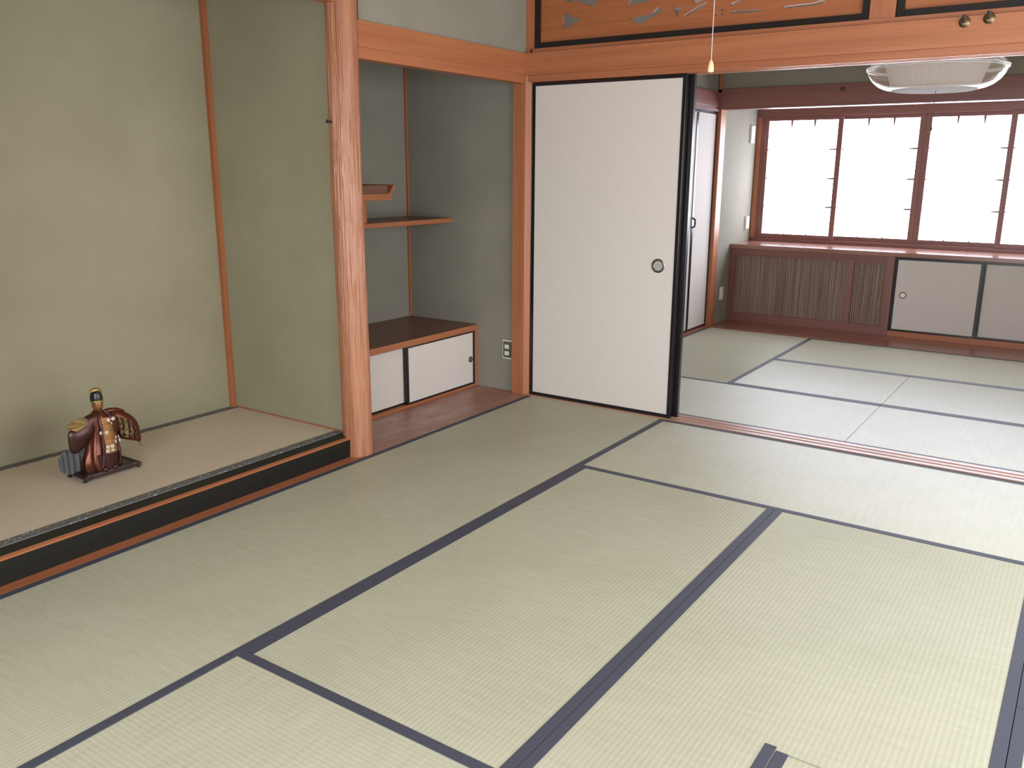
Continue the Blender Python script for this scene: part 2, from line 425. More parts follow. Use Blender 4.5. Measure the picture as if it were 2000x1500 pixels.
# corner post and front lintels
trim(prism([(-0.111, 0.0), (-0.030, 0.0), (-0.004, 0.022), (-0.004, YS-0.005), (-0.111, YS-0.005)], 'z', -0.056, 1.90), 'cedar_z', 'orange corner post beside the sliding doors')
trim(bx(-0.06, 0.012, 0.004, 0.11, 1.90, ZC), 'cedar_z', 'upper part of the corner post beside the carved transom')
trim(prism([(-0.024, 1.806), (-0.024, 1.920), (0.004, 1.920), (0.004, 1.806)], 'x', -0.034, X4+0.02), 'cedar_x', 'long orange lintel facing above the sliding doors')
trim(bx(-0.005, X4+0.02, 0.004, YS-0.008, 1.775, 1.944), 'cedar_x', 'door head rail above the sliding doors')
# head rail lower lips between grooves
for i, (a, b_) in enumerate(((0.004, 0.018), (0.050, 0.060), (0.096, YS-0.008))):
    trim(bx(-0.003, X4+0.02, a, b_, 1.772, 1.7755), 'cedar_x', ['front lip of the door head groove', 'middle lip of the door head groove', 'rear lip of the door head groove'][i])
trim(bx(1.742, 1.846, 0.010, 0.10, 1.944, 2.33), 'cedar_z', 'orange strut between the two carved transoms')
# far-side lintel facing in the far room
trim(bx(-0.0, X4+0.02, YS-0.008, YS+0.018, 1.806, 1.92), 'cedar_x', 'lintel facing of the doorway on the far room side')
# door sill with two grooves
sp = [(0.001, -0.056), (0.001, 0.004), (0.020, 0.004), (0.020, 0.001), (0.050, 0.001), (0.050, 0.004), (0.064, 0.004), (0.064, 0.001), (0.094, 0.001), (0.094, 0.004), (0.131, 0.004), (0.131, -0.056)]
trim(prism(sp, 'x', -0.004, X4+0.02), 'sill_wood', 'grooved wooden door sill between the two mat rooms')

# ------------------------------------------------------------------ sliding doors (fusuma)
def pull_round(parent, c, axis, sgn, r, matr='pull_rim', inner='pull_cup'):
    """recessed round pull: flange ring plus dished cup"""
    prof = [(r, 0), (r*1.0, 0.003), (r*0.9, 0.0045), (r*0.74, 0.0035), (r*0.70, 0.0012)]
    prof = [(a, h*sgn) for a, h in prof]
    p = part(parent, 'pull', lathe(prof, c, 32, axis), matr, True, 'round metal door pull')
    cup = [(r*0.70, 0.0013*sgn), (r*0.5, 0.0010*sgn), (r*0.2, 0.0014*sgn), (0.001, 0.0015*sgn)]
    part(p, 'cup', lathe([(a, h+0.0005*sgn) for a, h in cup], c, 32, axis), inner, True)
    return p
def fusuma_y(name, x0, x1, y0, y1, z0, z1, label, stile=0.026, rail=0.019, kind='structure', cat='sliding door', pull=None, pr_=0.037):
    """sliding panel in a plane of constant y, front at y0"""
    d = thing(name, ((x0+x1)/2, (y0+y1)/2, z0), label, cat, kind=kind)
    part(d, 'panel', bx(x0+stile*.7, x1-stile*.7, y0+0.003, y1-0.003, z0+rail*.7, z1-rail*.7), 'fusuma_paper', label='off-white patterned paper panel')
    for a, b_ in ((x0, x0+stile), (x1-stile, x1)):
        part(d, 'stile', bx(a, b_, y0, y1, z0, z1, 0.002), 'lacquer')
    for a, b_ in ((z0, z0+rail), (z1-rail, z1)):
        part(d, 'rail', bx(x0+stile, x1-stile, y0, y1, a, b_, 0.002), 'lacquer')
    if pull: pull_round(d, (pull[0], y0+0.003, pull[1]), 'y', -1, pr_)
    return d
fusuma_y('door_1', 0.002, 0.908, 0.022, 0.047, 0.003, 1.7715, 'cream sliding door with black lacquer frame and round pull, beside the corner post', stile=0.020, pull=(0.800, 0.820))
fusuma_y('door_2', 0.030, 0.933, 0.067, 0.092, 0.003, 1.7715, 'second sliding door slid behind the cream one, only its black edge showing', stile=0.034)

# ------------------------------------------------------------------ carved transoms
def transom(x0, x1, label, holes):
    t = thing('carved_transom', ((x0+x1)/2, 0.045, 1.944), label, 'transom')
    z0, z1, f = 1.9445, 2.33, 0.030
    for a, b_ in ((x0, x0+f), (x1-f, x1)):
        part(t, 'frame_stile', bx(a, b_, 0.020, 0.075, z0, z1, .002), 'lacquer', label='black lacquer frame side')
    for a, b_ in ((z0, z0+f), (z1-f, z1)):
        part(t, 'frame_rail', bx(x0+f, x1-f, 0.020, 0.075, a, b_, .002), 'lacquer', label='black lacquer frame rail')
    # pierced board
    rect = [(x0+f-.004, z0+f-.004), (x1-f+.004, z0+f-.004), (x1-f+.004, z1-f+.004), (x0+f-.004, z1-f+.004)]
    pts = [Vector(p) for p in rect]; faces = [[0, 1, 2, 3]]; hl = []
    for h in holes:
        s = len(pts); pts += [Vector(p) for p in h]; hl += [(s+i, s+(i+1) % len(h)) for i in range(len(h))]
    hl += [(0, 1), (1, 2), (2, 3), (3, 0)]
    vs, es, fs, _, _, of = delaunay_2d_cdt(pts, hl, [], 0, 1e-6)
    def inside(p, h):
        c = False
        for (xa, ya), (xb, yb) in zip(h, h[1:]+h[:1]):
            if (ya > p[1]) != (yb > p[1]) and p[0] < (xb-xa)*(p[1]-ya)/(yb-ya)+xa: c = not c
        return c
    bm = B(); vv = [bm.verts.new((p[0], 0.036, p[1])) for p in vs]
    keep = []
    for fc in fs:
        ctr = (sum(vs[i][0] for i in fc)/len(fc), sum(vs[i][1] for i in fc)/len(fc))
        if not any(inside(ctr, h) for h in holes): keep.append(bm.faces.new([vv[i] for i in fc]))
    ex = bmesh.ops.extrude_face_region(bm, geom=keep)
    bmesh.ops.translate(bm, verts=[g for g in ex['geom'] if isinstance(g, bmesh.types.BMVert)], vec=(0, 0.020, 0))
    loose = [v for v in bm.verts if not v.link_faces]
    bmesh.ops.delete(bm, geom=loose, context='VERTS')
    bmesh.ops.recalc_face_normals(bm, faces=bm.faces)
    part(t, 'carved_board', bm, 'carved', label='orange pierced landscape board')
    return t
def pxpoly(crop):   # crop = (ox, oy, scale), points of the photograph laid on the board's plane
    def f(pts):
        out = []
        for a, b_ in pts:
            p = at(crop[0]+a/crop[2], crop[1]+b_/crop[2], 'y', 0.036); out.append((p.x, p.z))
        return out
    return f
pp = pxpoly((1020, 0, 2.857))
H = [pp([(222, 78), (240, 72), (268, 74), (262, 90), (292, 98), (328, 93), (312, 116), (276, 140), (252, 158), (234, 156), (222, 130)]),
     pp([(222, -60), (250, -20), (228, 6), (262, 12), (300, 2), (326, 18), (366, 22), (386, 40), (408, 24), (414, 0), (420, -50), (380, -90), (280, -100)]),
     pp([(598, 104), (640, 92), (690, 84), (728, 66), (756, 40), (776, 42), (776, 64), (736, 92), (700, 112), (664, 134), (646, 132), (626, 122)]),
     pp([(590, 34), (630, 22), (690, 12), (720, -4), (690, -30), (630, -20), (596, 6)]),
     pp([(828, 34), (846, 44), (868, 40), (884, 34), (896, 44), (872, 74), (864, 100), (856, 76)]),
     pp([(940, -12), (962, 20), (930, 26), (984, 14), (1030, -8), (1000, -40)]),
     pp([(896, 92), (908, 80), (968, 40), (1030, 4), (1036, 14), (990, 50), (920, 88)]),
     pp([(1156, 68), (1190, 60), (1330, 50), (1334, 60), (1300, 68), (1170, 78)]),
     pp([(1160, 22), (1184, 8), (1216, -6), (1212, 6), (1180, 26), (1162, 34)]),
     pp([(1110, 48), (1124, 46), (1124, 62), (1110, 64)]), pp([(1110, 74), (1124, 72), (1124, 84), (1110, 86)]),
     pp([(1068, 82), (1082, 80), (1082, 90), (1068, 92)]),
     pp([(1452, 38), (1500, 30), (1620, 16), (1668, 2), (1690, 4), (1680, 18), (1628, 30), (1460, 48)]),
     ]
H += [[(1.1+0.16*math.cos(a)*(1+.2*math.sin(3*a)), 2.17+0.05*math.sin(a)) for a in [2*math.pi*i/14 for i in range(14)]],
      [(1.45+0.10*math.cos(a)*(1+.2*math.sin(4*a)), 2.20+0.045*math.sin(a)) for a in [2*math.pi*i/14 for i in range(14)]]]
transom(0.014, 1.738, 'black-framed carved transom pierced with a landscape, next to the corner post', H)
H2 = [[(x+0.13*math.cos(a)*(1+.2*math.sin(3*a)), 2.17+0.05*math.sin(a)) for a in [2*math.pi*i/14 for i in range(14)]] for x in (2.3, 2.9)]
transom(1.850, 3.57, 'black-framed carved transom above the two brass coat hooks', H2)

# coat hooks on the lintel
def coat_hook(name, x, z, y, label, s=1.0, group=None):
    t = thing(name, (x, y, z), label, 'coat hook', group)
    part(t, 'plate', lathe([(0.020*s, 0.0), (0.022*s, -0.003), (0.017*s, -0.009), (0.009*s, -0.012)], (x, y, z), 20, 'y'), 'old_brass', True)
    part(t, 'hook', tube([(x, y-0.008*s, z), (x, y-0.024*s, z-0.002), (x+.001, y-0.034*s, z+0.006*s), (x+.002, y-0.038*s, z+0.022*s)], [0.006*s, .006*s, .006*s, .008*s], 10), 'iron', True)
    return t
GH = 'coat hooks below the second transom'
coat_hook('coat_hook', 2.124, 1.898, -0.024, 'dark brass coat hook below the transom, the one nearer the strut', 1.0, GH)
coat_hook('coat_hook', 2.212, 1.905, -0.024, 'dark brass coat hook below the transom, the one farther from the strut', 1.0, GH)
coat_hook('coat_hook', 0.950, 1.900, 2.828, 'small dark hook on the maroon beam above the far window', 0.75)

# ------------------------------------------------------------------ tatami mats
HW = 0.030
def mat(x0, x1, y0, y1, axis, label, group, borders=(1, 1), poly=None):
    g = 0.0012
    x0 += g; x1 -= g; y0 += g; y1 -= g
    c = ((x0+x1)/2, (y0+y1)/2, -0.055)
    t = thing('tatami_mat', c, label, 'tatami', group)
    if poly:
        for q in poly[1:]: part(t, 'woven_surface', bx(*q, -0.055, -0.0012), 'tatami_'+axis)
        bm = bx(*poly[0], -0.055, -0.0012)
    else: bm = bx(x0, x1, y0, y1, -0.055, -0.0012, 0.0008)
    part(t, 'woven_surface', bm, 'tatami_'+axis)
    k = 0.0010
    if axis == 'y': ss = ((x0-k*.3, x0+HW), (x1-HW, x1+k*.3))
    else: ss = ((y0-k*.3, y0+HW), (y1-HW, y1+k*.3))
    for use, (a, b_) in zip(borders, ss):
        if not use: continue
        bm = bx(a, b_, y0, y1, -0.050, 0.0, .0008) if axis == 'y' else bx(x0, x1, a, b_, -0.050, 0.0, .0008)
        part(t, 'border', bm, 'heri', label='navy cloth border')
    return t
GA = 'tatami mats of the alcove room'
mat(0.0, X1, Y2, 0.0, 'y', 'tatami mat between the shelf recess and the door sill', GA)
mat(0.0, X1, Y4, Y2, 'y', 'tatami mat alongside the black alcove beam', GA)
mat(X1, X3, Y1, 0.0, 'x', 'tatami mat lying along the door sill in the alcove room', GA)
mat(X1, X2, Y3, Y1, 'y', 'tatami mat in the room centre, next to the mat with the square insert', GA)
HX, HY = 2.249, -2.367
g = .0012
poly = [(X2+g, X3-g, HY, Y1-g), (X2+g, HX, Y3+g, HY), (HX+0.424, X3-g, Y3+g, HY)]
dm = mat(X2, X3, Y3, Y1, 'y', 'tatami mat with a small square insert of matting at one end', GA, poly=poly)
part(dm, 'border', bx(HX-0.028, HX-0.0005, Y3, HY+0.009, -0.050, 0.0004, .0008), 'heri', label='navy border along the hearth cut-out')
hm = part(dm, 'hearth_insert', bx(HX+.002, HX+.422, HY-.424, HY-.003, -0.055, -0.0035, .002), 'tatami_y', label='small square mat piece filling the hearth cut-out')
ORIG[hm.name] = ORIG[dm.name]
for a in (HX+.0015, HX+.394):
    part(hm, 'border', bx(a, a+.0285, HY-.424, HY-.0028, -0.05, -0.0015, .0008), 'heri', label='navy cloth border')
mat(X1, X3, Y4, Y3, 'x', 'tatami mat crossing the near end of the room beside the veranda', GA)
mat(X3, X4, Y2, 0.0, 'y', 'tatami mat by the plain wall, touching the door sill', GA)
mat(X3, X4, Y4, Y2, 'y', 'tatami mat by the plain wall, near the veranda', GA)
GB = 'tatami mats of the window room'
mat(0.0, 1.79, YS, R1, 'x', 'tatami mat behind the door sill, starting at the slid-back doors', GB)
mat(1.79, X4, YS, R1, 'x', 'tatami mat behind the door sill, under the hanging lamp', GB)
mat(0.0, X1, R1, R3, 'y', 'tatami mat along the closet doors in the window room', GB, borders=(1, 1))
mat(X1, 1.79, R1, R2, 'x', 'square half-size tatami mat in the window room', GB)
mat(1.79, X4, R1, R2, 'x', 'tatami mat beside the half-size one in the window room', GB)
mat(X1, 2.69, R2, R3, 'x', 'tatami mat along the wooden floor below the window', GB)
mat(2.69, X4, R2, R3, 'x', 'half-size tatami mat by the plain wall in the window room', GB)

# ------------------------------------------------------------------ shelf recess: cabinet, shelves, outlet
cb = thing('low_cabinet', (-0.66, -0.63, 0.0), 'low cabinet with brown top and cream sliding doors in the shelf recess', 'cabinet')
CF = -0.388
part(cb, 'top', bx(XW+0.007, CF, -1.298, 0.029, 0.352, 0.387, .002), 'dark_board', label='dark brown board top')
part(cb, 'front_edge', bx(CF, CF+0.006, -1.298, 0.029, 0.352, 0.3865, .001), 'cedar_y', label='orange front edge of the top')
part(cb, 'side_jamb', bx(-0.45, CF, 0.002, 0.029, 0.002, 0.352), 'cedar_z')
part(cb, 'bottom_rail', bx(-0.46, CF+0.001, -1.298, 0.002, 0.002, 0.018), 'cedar_y')
part(cb, 'back_panel', bx(XW+0.008, XW+0.02, -1.298, 0.029, 0.002, 0.352), 'dark_board')
def cab_door_x(y0, y1, x0, x1, z0, z1, pull):
    d = part(cb, 'door', bx(x0+0.003, x1-0.003, y0+.008, y1-.008, z0+.006, z1-.006), 'fusuma_paper', label='cream paper sliding door')
    for a, b_ in ((y0, y0+.017), (y1-.017, y1)): part(d, 'stile', bx(x0, x1, a, b_, z0, z1, .001), 'lacquer')
    for a, b_ in ((z0, z0+.011), (z1-.011, z1)): part(d, 'rail', bx(x0, x1, y0+.017, y1-.017, a, b_, .001), 'lacquer')
    if pull is not None:
        part(d, 'pull', lathe([(0.0185, 0), (0.0185, .003), (.016, .005), (.0125, .003), (.012, .001)], (x1-.003, pull, .176), 24, 'x'), 'iron', True, 'round metal pull')
        part(d, 'pull_cup', lathe([(0.0122, .0012), (.007, .001), (.001, .002)], (x1-.003, pull, .176), 24, 'x'), 'steel', True)
cab_door_x(-0.632, 0.001, -0.414, CF-0.001, 0.018, 0.352, -0.040)
cab_door_x(-1.296, -0.598, -0.442, -0.416, 0.018, 0.352, -1.20)

sh = thing('staggered_shelf', (-0.75, -0.6, 1.0), 'pair of staggered wall shelves joined by a small strut in the recess', 'shelf')
part(sh, 'lower_shelf', bx(XW+0.007, -0.578, -0.86, 0.029, 0.995, 1.021, .002), 'dark_board', label='lower shelf board')
part(sh, 'lower_edge', bx(-0.578, -0.573, -0.86, 0.029, 0.9955, 1.0205, .001), 'cedar_y')
part(sh, 'upper_shelf', bx(XW+0.007, -0.578, -1.296, -0.505, 1.142, 1.176, .002), 'cedar_y', label='upper shelf board')
part(sh, 'upper_panel', bx(-0.600, -0.588, -1.296, -0.53, 1.176, 1.221), 'dark_board', label='dark upright board on the upper shelf')
cv = [(-0.536, 1.176), (-0.520, 1.186), (-0.502, 1.206), (-0.489, 1.224), (-0.478, 1.222), (-0.473, 1.212), (-0.480, 1.198), (-0.496, 1.186), (-0.506, 1.172)]
part(sh, 'curled_lip', prism(cv, 'x', XW+0.007, -0.577), 'cedar_x', label='upturned lip at the end of the upper shelf')
part(sh, 'strut', bx(-0.625, -0.585, -0.735, -0.70, 1.021, 1.142, .004), 'cedar_z', label='short strut between the shelves')

ou = thing('wall_outlet', (-0.163, 0.03, 0.20), 'dark green wall outlet with two white sockets beside the corner post', 'outlet')
part(ou, 'plate', bx(-0.196, -0.131, 0.022, 0.030, 0.199, 0.312, .002), 'white_plastic', label='pale plate rim')
part(ou, 'face', bx(-0.190, -0.1305, 0.0195, 0.024, 0.206, 0.305, .001), 'green_plate', label='dark green face')
for z in (0.233, 0.273):
    s_ = part(ou, 'socket', bx(-0.177, -0.147, 0.0165, 0.021, z-0.012, z+0.012, .002), 'white_plastic', label='white socket')
    for dx in (-.006, .006):
        part(s_, 'slot', bx(-0.162+dx-.001, -0.162+dx+.001, 0.0160, 0.0175, z-.005, z+.005), 'iron')

# ------------------------------------------------------------------ bronze dancer figurine
FX, FY, FZ = -0.52, -2.345, 0.1005
fg = thing('figurine', (FX, FY, FZ), 'small bronze dancer figurine in a robe with gold fan on a black stand', 'figurine')
def L(x, y, z): return (FX+x, FY+y, FZ+z)
# stand with scrolled ends, profile in y-z, extruded along x
def scroll(s):
    pts = []
    for i in range(15):
        a = math.radians(110 - i*24)
        r = 0.013 - 0.0006*i
        pts.append((s*(0.100+r*math.cos(a)), 0.013+r*math.sin(a)))
    return pts
st = part(fg, 'stand', bx(*[FX-0.066, FX+0.060, FY-0.100, FY+0.098, FZ+0.008, FZ+0.028], .005), 'stand_wood', True, 'black wooden stand')
for s in (-1, 1):
    for xa, xb in ((-0.070, -0.045), (0.040, 0.066)):
        path = [L((xa+xb)/2, p, q) for p, q in [(s*0.085, 0.020), (s*0.098, 0.0225), (s*0.110, 0.021), (s*0.119, 0.015), (s*0.120, 0.0085), (s*0.113, 0.0055), (s*0.107, 0.009)]]
        part(st, 'scroll_foot', tube(path, [0.009, .0095, .009, .0085, .008, .007, .005], 10), 'stand_wood', True)
    part(st, 'end_rail', tube([L(-0.066, s*0.112, 0.0175), L(0.0, s*0.112, 0.019), L(0.062, s*0.112, 0.0175)], 0.0095, 10), 'stand_wood', True)
# robe body: stacked folds
prof = [(0.026, -0.008, .050, .073), (0.040, -0.009, .052, .076), (0.065, -0.010, .050, .074), (0.095, -0.009, .045, .066), (0.125, -0.006, .039, .058), (0.145, -0.003, .037, .055),
        (0.170, 0.0, .036, .052), (0.200, 0.0, .035, .052), (0.225, 0.0, .033, .050), (0.242, -0.001, .030, .043), (0.254, -0.003, .024, .030), (0.262, -0.004, .017, .020), (0.268, -0.004, .014, .015)]
rings = []
for z, cy, rx, ry in prof:
    ring = []
    for i in range(48):
        a = 2*math.pi*i/48
        fold = 1 + (0.07*math.sin(9*a+z*18)*(1.3-z*5) if z < .16 else 0.03*math.sin(7*a+z*40))
        ring.append(L(rx*fold*math.cos(a), cy+ry*fold*math.sin(a), z))
    rings.append(ring)
part(fg, 'robe', loft(rings), 'bronze', True, 'red-brown bronze robe')
# front apron panels with gold bands
apron = []
for i, (z0, z1, y0, y1, xo) in enumerate([(0.212, 0.238, -0.022, 0.034, .0335), (0.182, 0.211, -0.020, 0.040, .0365), (0.150, 0.181, -0.016, 0.041, .0385), (0.118, 0.149, -0.014, 0.042, .0405), (0.092, 0.117, -0.014, 0.040, .044)]):
    rings = []
    for k in range(9):
        y = y0+(y1-y0)*k/8; bulge = 0.006*(1-((k-4)/4)**2)
        ring = [L(xo+bulge+.001, y, z1), L(xo+bulge+.0025, y, (z0+z1)/2), L(xo+bulge+.003, y, z0), L(xo-.016, y, z0), L(xo-.016, y, z1)]
        rings.append(ring)
    apron.append(part(fg, 'apron_panel', loft(rings), 'bronze_gold', True, 'golden brown front panel'))
for (y, z) in [(.013, .225), (.033, .226), (.027, .207), (-.022, .180), (-.001, .177), (.039, .149), (.030, .132), (.044, .133), (-.006, .119), (.013, .118), (-.009, .102), (.013, .100)]:
    xo = 0.0525 if z < .12 else 0.0475 if z < .16 else .0455 if z < .19 else .0425
    part(fg, 'medallion', lathe([(0.0092, -.004), (0.0092, 0.001), (0.0076, 0.002), (0.001, 0.0022)], L(xo-0.002, y, z), 6, 'x'), 'medallion', False, 'pale hexagonal medallion')
# collar lapels
for s in (-1, 1):
    part(fg, 'lapel', tube([L(.016, s*.014-.003, .266), L(.032, s*.022, .245), L(.041, s*.026+.006, .20), L(.043, s*.030+.008, .15), L(.052, s*.034+.006, .09), L(.054, s*.036, .04)], [.004, .006, .006, .006, .006, .005], 8), 'bronze_dark', True)
# skirt lower front
part(fg, 'skirt_front', loft([[L(.045+.012*math.sin(math.pi*k/8), -.05+.095*k/8, z) for k in range(9)] + [L(.03, .045, z), L(.03, -.05, z)] for z in (.028, .05, .075, .092)]), 'bronze_dark', True)
for y in (-.030, .012):
    part(fg, 'toe', lathe([(.002, -.012), (.010, -.006), (.012, 0), (.010, .006), (.002, .012)], L(.058, y, .033), 14, 'y'), 'bronze_dark', True)
def sleeve(sec, name, matn, lab, n=24, fold=3):
    """sec: list of (y, ztop, zbot, xc, rx)"""
    rings = []
    for y, zt, zb, xc, rx in sec:
        ring = []
        for i in range(n):
            a = 2*math.pi*i/n
            f = 1+0.16*math.sin(fold*a + y*60)
            ring.append(L(xc+rx*f*math.cos(a), y, (zt+zb)/2+(zt-zb)/2*math.sin(a)))
        rings.append(ring)
    return part(fg, name, loft(rings), matn, True, lab)
sr = sleeve([(.020, .254, .190, .000, .024), (.045, .253, .160, .000, .026), (.065, .250, .140, .002, .024), (.085, .245, .122, .004, .023), (.105, .234, .112, .006, .022), (.122, .222, .106, .008, .021),
        (.138, .204, .100, .010, .019), (.148, .188, .094, .012, .016), (.155, .168, .088, .012, .012), (.159, .145, .092, .012, .006)], 'sleeve', 'bronze', 'wide bronze sleeve raised to the side')
sleeve([(-.015, .254, .200, .0, .022), (-.040, .256, .165, .002, .025), (-.060, .250, .145, .004, .024), (-.080, .238, .130, .006, .022), (-.100, .224, .118, .008, .020), (-.118, .214, .112, .008, .017), (-.132, .208, .118, .008, .012), (-.138, .200, .130, .008, .005)], 'sleeve', 'bronze_dark', 'wide dark bronze sleeve')
# golden lining and bands of the raised sleeve
part(sr, 'lining', prism([(FY+a, FZ+c) for a, c in [(.060, .226), (.085, .216), (.108, .205), (.126, .180), (.136, .150), (.138, .118), (.112, .122), (.080, .134), (.062, .152)]], 'x', FX+.012, FX+.0315), 'brocade', True, 'dull gold patterned sleeve lining')
for yz in ([(.072, .222), (.080, .190), (.078, .140)], [(.100, .210), (.104, .175), (.100, .126)], [(.120, .192), (.125, .158), (.124, .120)]):
    part(sr, 'fold', tube([L(.0315, a, c) for a, c in yz], [.003, .005, .003], 8), 'bronze_dark', True)
part(sr, 'sleeve_tip', tube([L(.012, .150, .108), L(.013, .155, .092), L(.014, .158, .074)], [.007, .006, .003], 10), 'gold', True)
part(fg, 'shoulder', tube([L(.004, .012, .252), L(.010, .040, .255), L(.010, .070, .250), L(.010, .100, .238)], [.009, .011, .010, .005], 12), 'bronze', True)
# grey drape hanging below the other sleeve
sleeve([(-.168, .098, .050, -.030, .002), (-.160, .112, .040, -.020, .004), (-.151, .118, .030, -.034, .004), (-.141, .121, .026, -.020, .004), (-.130, .124, .022, -.036, .004), (-.118, .128, .018, -.020, .004), (-.106, .131, .022, -.036, .004), (-.093, .135, .020, -.020, .004), (-.080, .138, .026, -.034, .004), (-.062, .140, .030, -.020, .006)], 'drape', 'grey_cloth', 'grey drape hanging behind', fold=2)
# fan
bm = B(); c0 = L(.028, -.066, .226); ring = []
tips = [(-.098, .203), (-.118, .209), (-.138, .218), (-.154, .229), (-.146, .240), (-.130, .250), (-.108, .257), (-.086, .259), (-.066, .247)]
for layer in (0, .004):
    cvx = bm.verts.new((c0[0]+layer, c0[1], c0[2]))
    ring.append([cvx] + [bm.verts.new(L(.028+layer+(.005 if i % 2 else -.002), y, z)) for i, (y, z) in enumerate(tips)])
for i in range(1, len(tips)):
    bm.faces.new((ring[0][0], ring[0][i], ring[0][i+1])); bm.faces.new((ring[1][0], ring[1][i+1], ring[1][i]))
    bm.faces.new((ring[0][i], ring[1][i], ring[1][i+1], ring[0][i+1]))
bm.faces.new((ring[0][0], ring[1][0], ring[1][1], ring[0][1])); bm.faces.new((ring[0][0], ring[0][-1], ring[1][-1], ring[1][0]))
bmesh.ops.recalc_face_normals(bm, faces=bm.faces)
part(fg, 'fan', bm, 'gold', False, 'open gold folding fan')
# head, face and hat
rings = []
for z, rx, ry in [(.262, .012, .012), (.267, .015, .014), (.272, .019, .017), (.280, .0215, .0195), (.290, .0222, .0205), (.300, .021, .020), (.306, .018, .018)]:
    rings.append([L(.004+rx*math.cos(2*math.pi*i/24), -.004+ry*math.sin(2*math.pi*i/24), z) for i in range(24)])
hd = part(fg, 'head', loft(rings), 'bronze_gold', True, 'golden bronze head')
part(hd, 'nose', loft([[L(.024, -.006, .292), L(.024, -.002, .292), L(.026, -.004, .292)], [L(.024, -.0075, .282), L(.024, -.0005, .282), L(.0305, -.004, .282)], [L(.022, -.006, .279), L(.022, -.002, .279), L(.025, -.004, .279)]]), 'bronze_gold', True)
for s in (-1, 1):
    part(hd, 'eye', tube([L(.0245, -.004+s*.005, .2925), L(.0225, -.004+s*.011, .2915)], .0016, 6), 'hat_black', True)
    part(hd, 'ear', lathe([(.001, -.004), (.005, -.002), (.005, .002), (.001, .004)], L(.002, -.004+s*.020, .286), 10, 'y'), 'bronze_gold', True)
part(hd, 'mouth', tube([L(.0235, -.009, .2735), L(.0245, -.004, .273), L(.0235, .001, .2735)], .0013, 6), 'bronze_dark', True)
part(fg, 'hat_band', lathe([(.0235, 0), (.0245, .003), (.0240, .008), (.0225, .009)], L(.003, -.005, .299), 28), 'gold', True, 'gold hat band')
part(fg, 'hat', lathe([(.0235, 0), (.0240, .010), (.0215, .024), (.0195, .030), (.012, .033)], L(.003, -.005, .307), 28), 'hat_black', True, 'black cap')
part(fg, 'hat_crest', tube([L(.003, .016, .337), L(.003, .008, .345), L(.003, -.006, .349), L(.003, -.022, .347), L(.003, -.034, .342)], [.006, .009, .0095, .007, .002], 12), 'gold', True, 'gold crest on the cap')

# ------------------------------------------------------------------ far room: closet, beam, bay
trim(bx(-0.13, 0.0, YS+0.018, 2.828, 1.812, 1.92), 'maroon_y', 'lintel beam above the closet doors')
trim(bx(-0.13, -0.016, YS+0.001, 2.856, 1.775, 1.812), 'maroon_y', 'head rail of the closet doors')
trim(bx(-0.12, -0.002, YS+0.001, 2.856, -0.056, 0.006), 'cedar_y', 'wooden sill strip below the closet doors')
trim(bx(-0.12, 0.0, 2.858, 2.968, -0.056, 1.90), 'cedar_z', 'wooden post between the closet doors and the window bay')
trim(bx(-0.02, 0.004, 2.828, 2.85, 1.92, ZC), 'cedar_z', 'thin corner strip above the beam in the far room')
trim(bx(-0.02, X4+0.02, 2.828, 2.955, 1.788, 1.945), 'maroon_x', 'dark beam across the front of the window bay')
nd = 0
ed = [0.455, 0.955, 1.455, 1.955, 2.455, 2.855]
for i in range(len(ed)-1):
    a, b_ = ed[i], ed[i+1]
    nm = ['closet door panel nearest the slid-back doors', 'second closet door panel after the slid-back doors', 'middle closet door panel', 'white closet door panel beside the last one, handle at its edge', 'last white closet door panel beside the wooden post'][i]
    d = thing('door_%d' % (3+i), (-0.04, (a+b_)/2, 0.006), nm, 'closet door', kind='structure')
    part(d, 'panel', bx(-0.052, -0.036, a+.012, b_-.012, .016, 1.765), 'fusuma_paper')
    for p, q in ((a+.001, a+.016), (b_-.016, b_-.001)): part(d, 'stile', bx(-0.055, -0.030, p, q, .007, 1.774, .001), 'lacquer')
    for p, q in ((.007, .025), (1.752, 1.774)): part(d, 'rail', bx(-0.055, -0.030, a+.016, b_-.016, p, q, .001), 'lacquer')
    if i in (1, 3):
        h = part(d, 'handle', tube([(-0.030, b_-.010, 0.86), (-0.006, b_-.010, 0.875), (-0.004, b_-.010, 0.90), (-0.006, b_-.010, 0.925), (-0.030, b_-.010, 0.94)], [.007, .008, .008, .008, .007], 10), 'iron', True, 'dark pull handle')
trim(bx(-0.012, X4+0.02, R3+.001, 3.302, -0.056, 0.002), 'floor_board', 'polished wooden floor strip below the window cabinets')

# window-side cabinets
YC = 3.30
rc = thing('reed_cabinet', (0.68, 3.55, 0.002), 'maroon wooden cabinet with a reed screen front under the window', 'cabinet')
part(rc, 'side_stile', bx(-0.008, 0.040, YC, YC+0.04, 0.002, 0.645), 'maroon_z')
part(rc, 'top_rail', bx(0.040, 1.300, YC, YC+0.04, 0.585, 0.645), 'maroon_x')
part(rc, 'bottom_rail', bx(0.040, 1.300, YC, YC+0.04, 0.002, 0.075), 'maroon_x')
part(rc, 'middle_stile', bx(1.008, 1.052, YC-0.008, YC+0.03, 0.06, 0.606), 'maroon_z', label='upright bar between the two reed panels')
part(rc, 'side_panel', bx(-0.008, 0.010, YC+0.04, 3.855, 0.002, 0.645), 'maroon_y')
part(rc, 'back_board', bx(0.010, 1.300, YC+0.055, YC+0.06, 0.002, 0.645), 'dark_board')
rnd = random.Random(4)
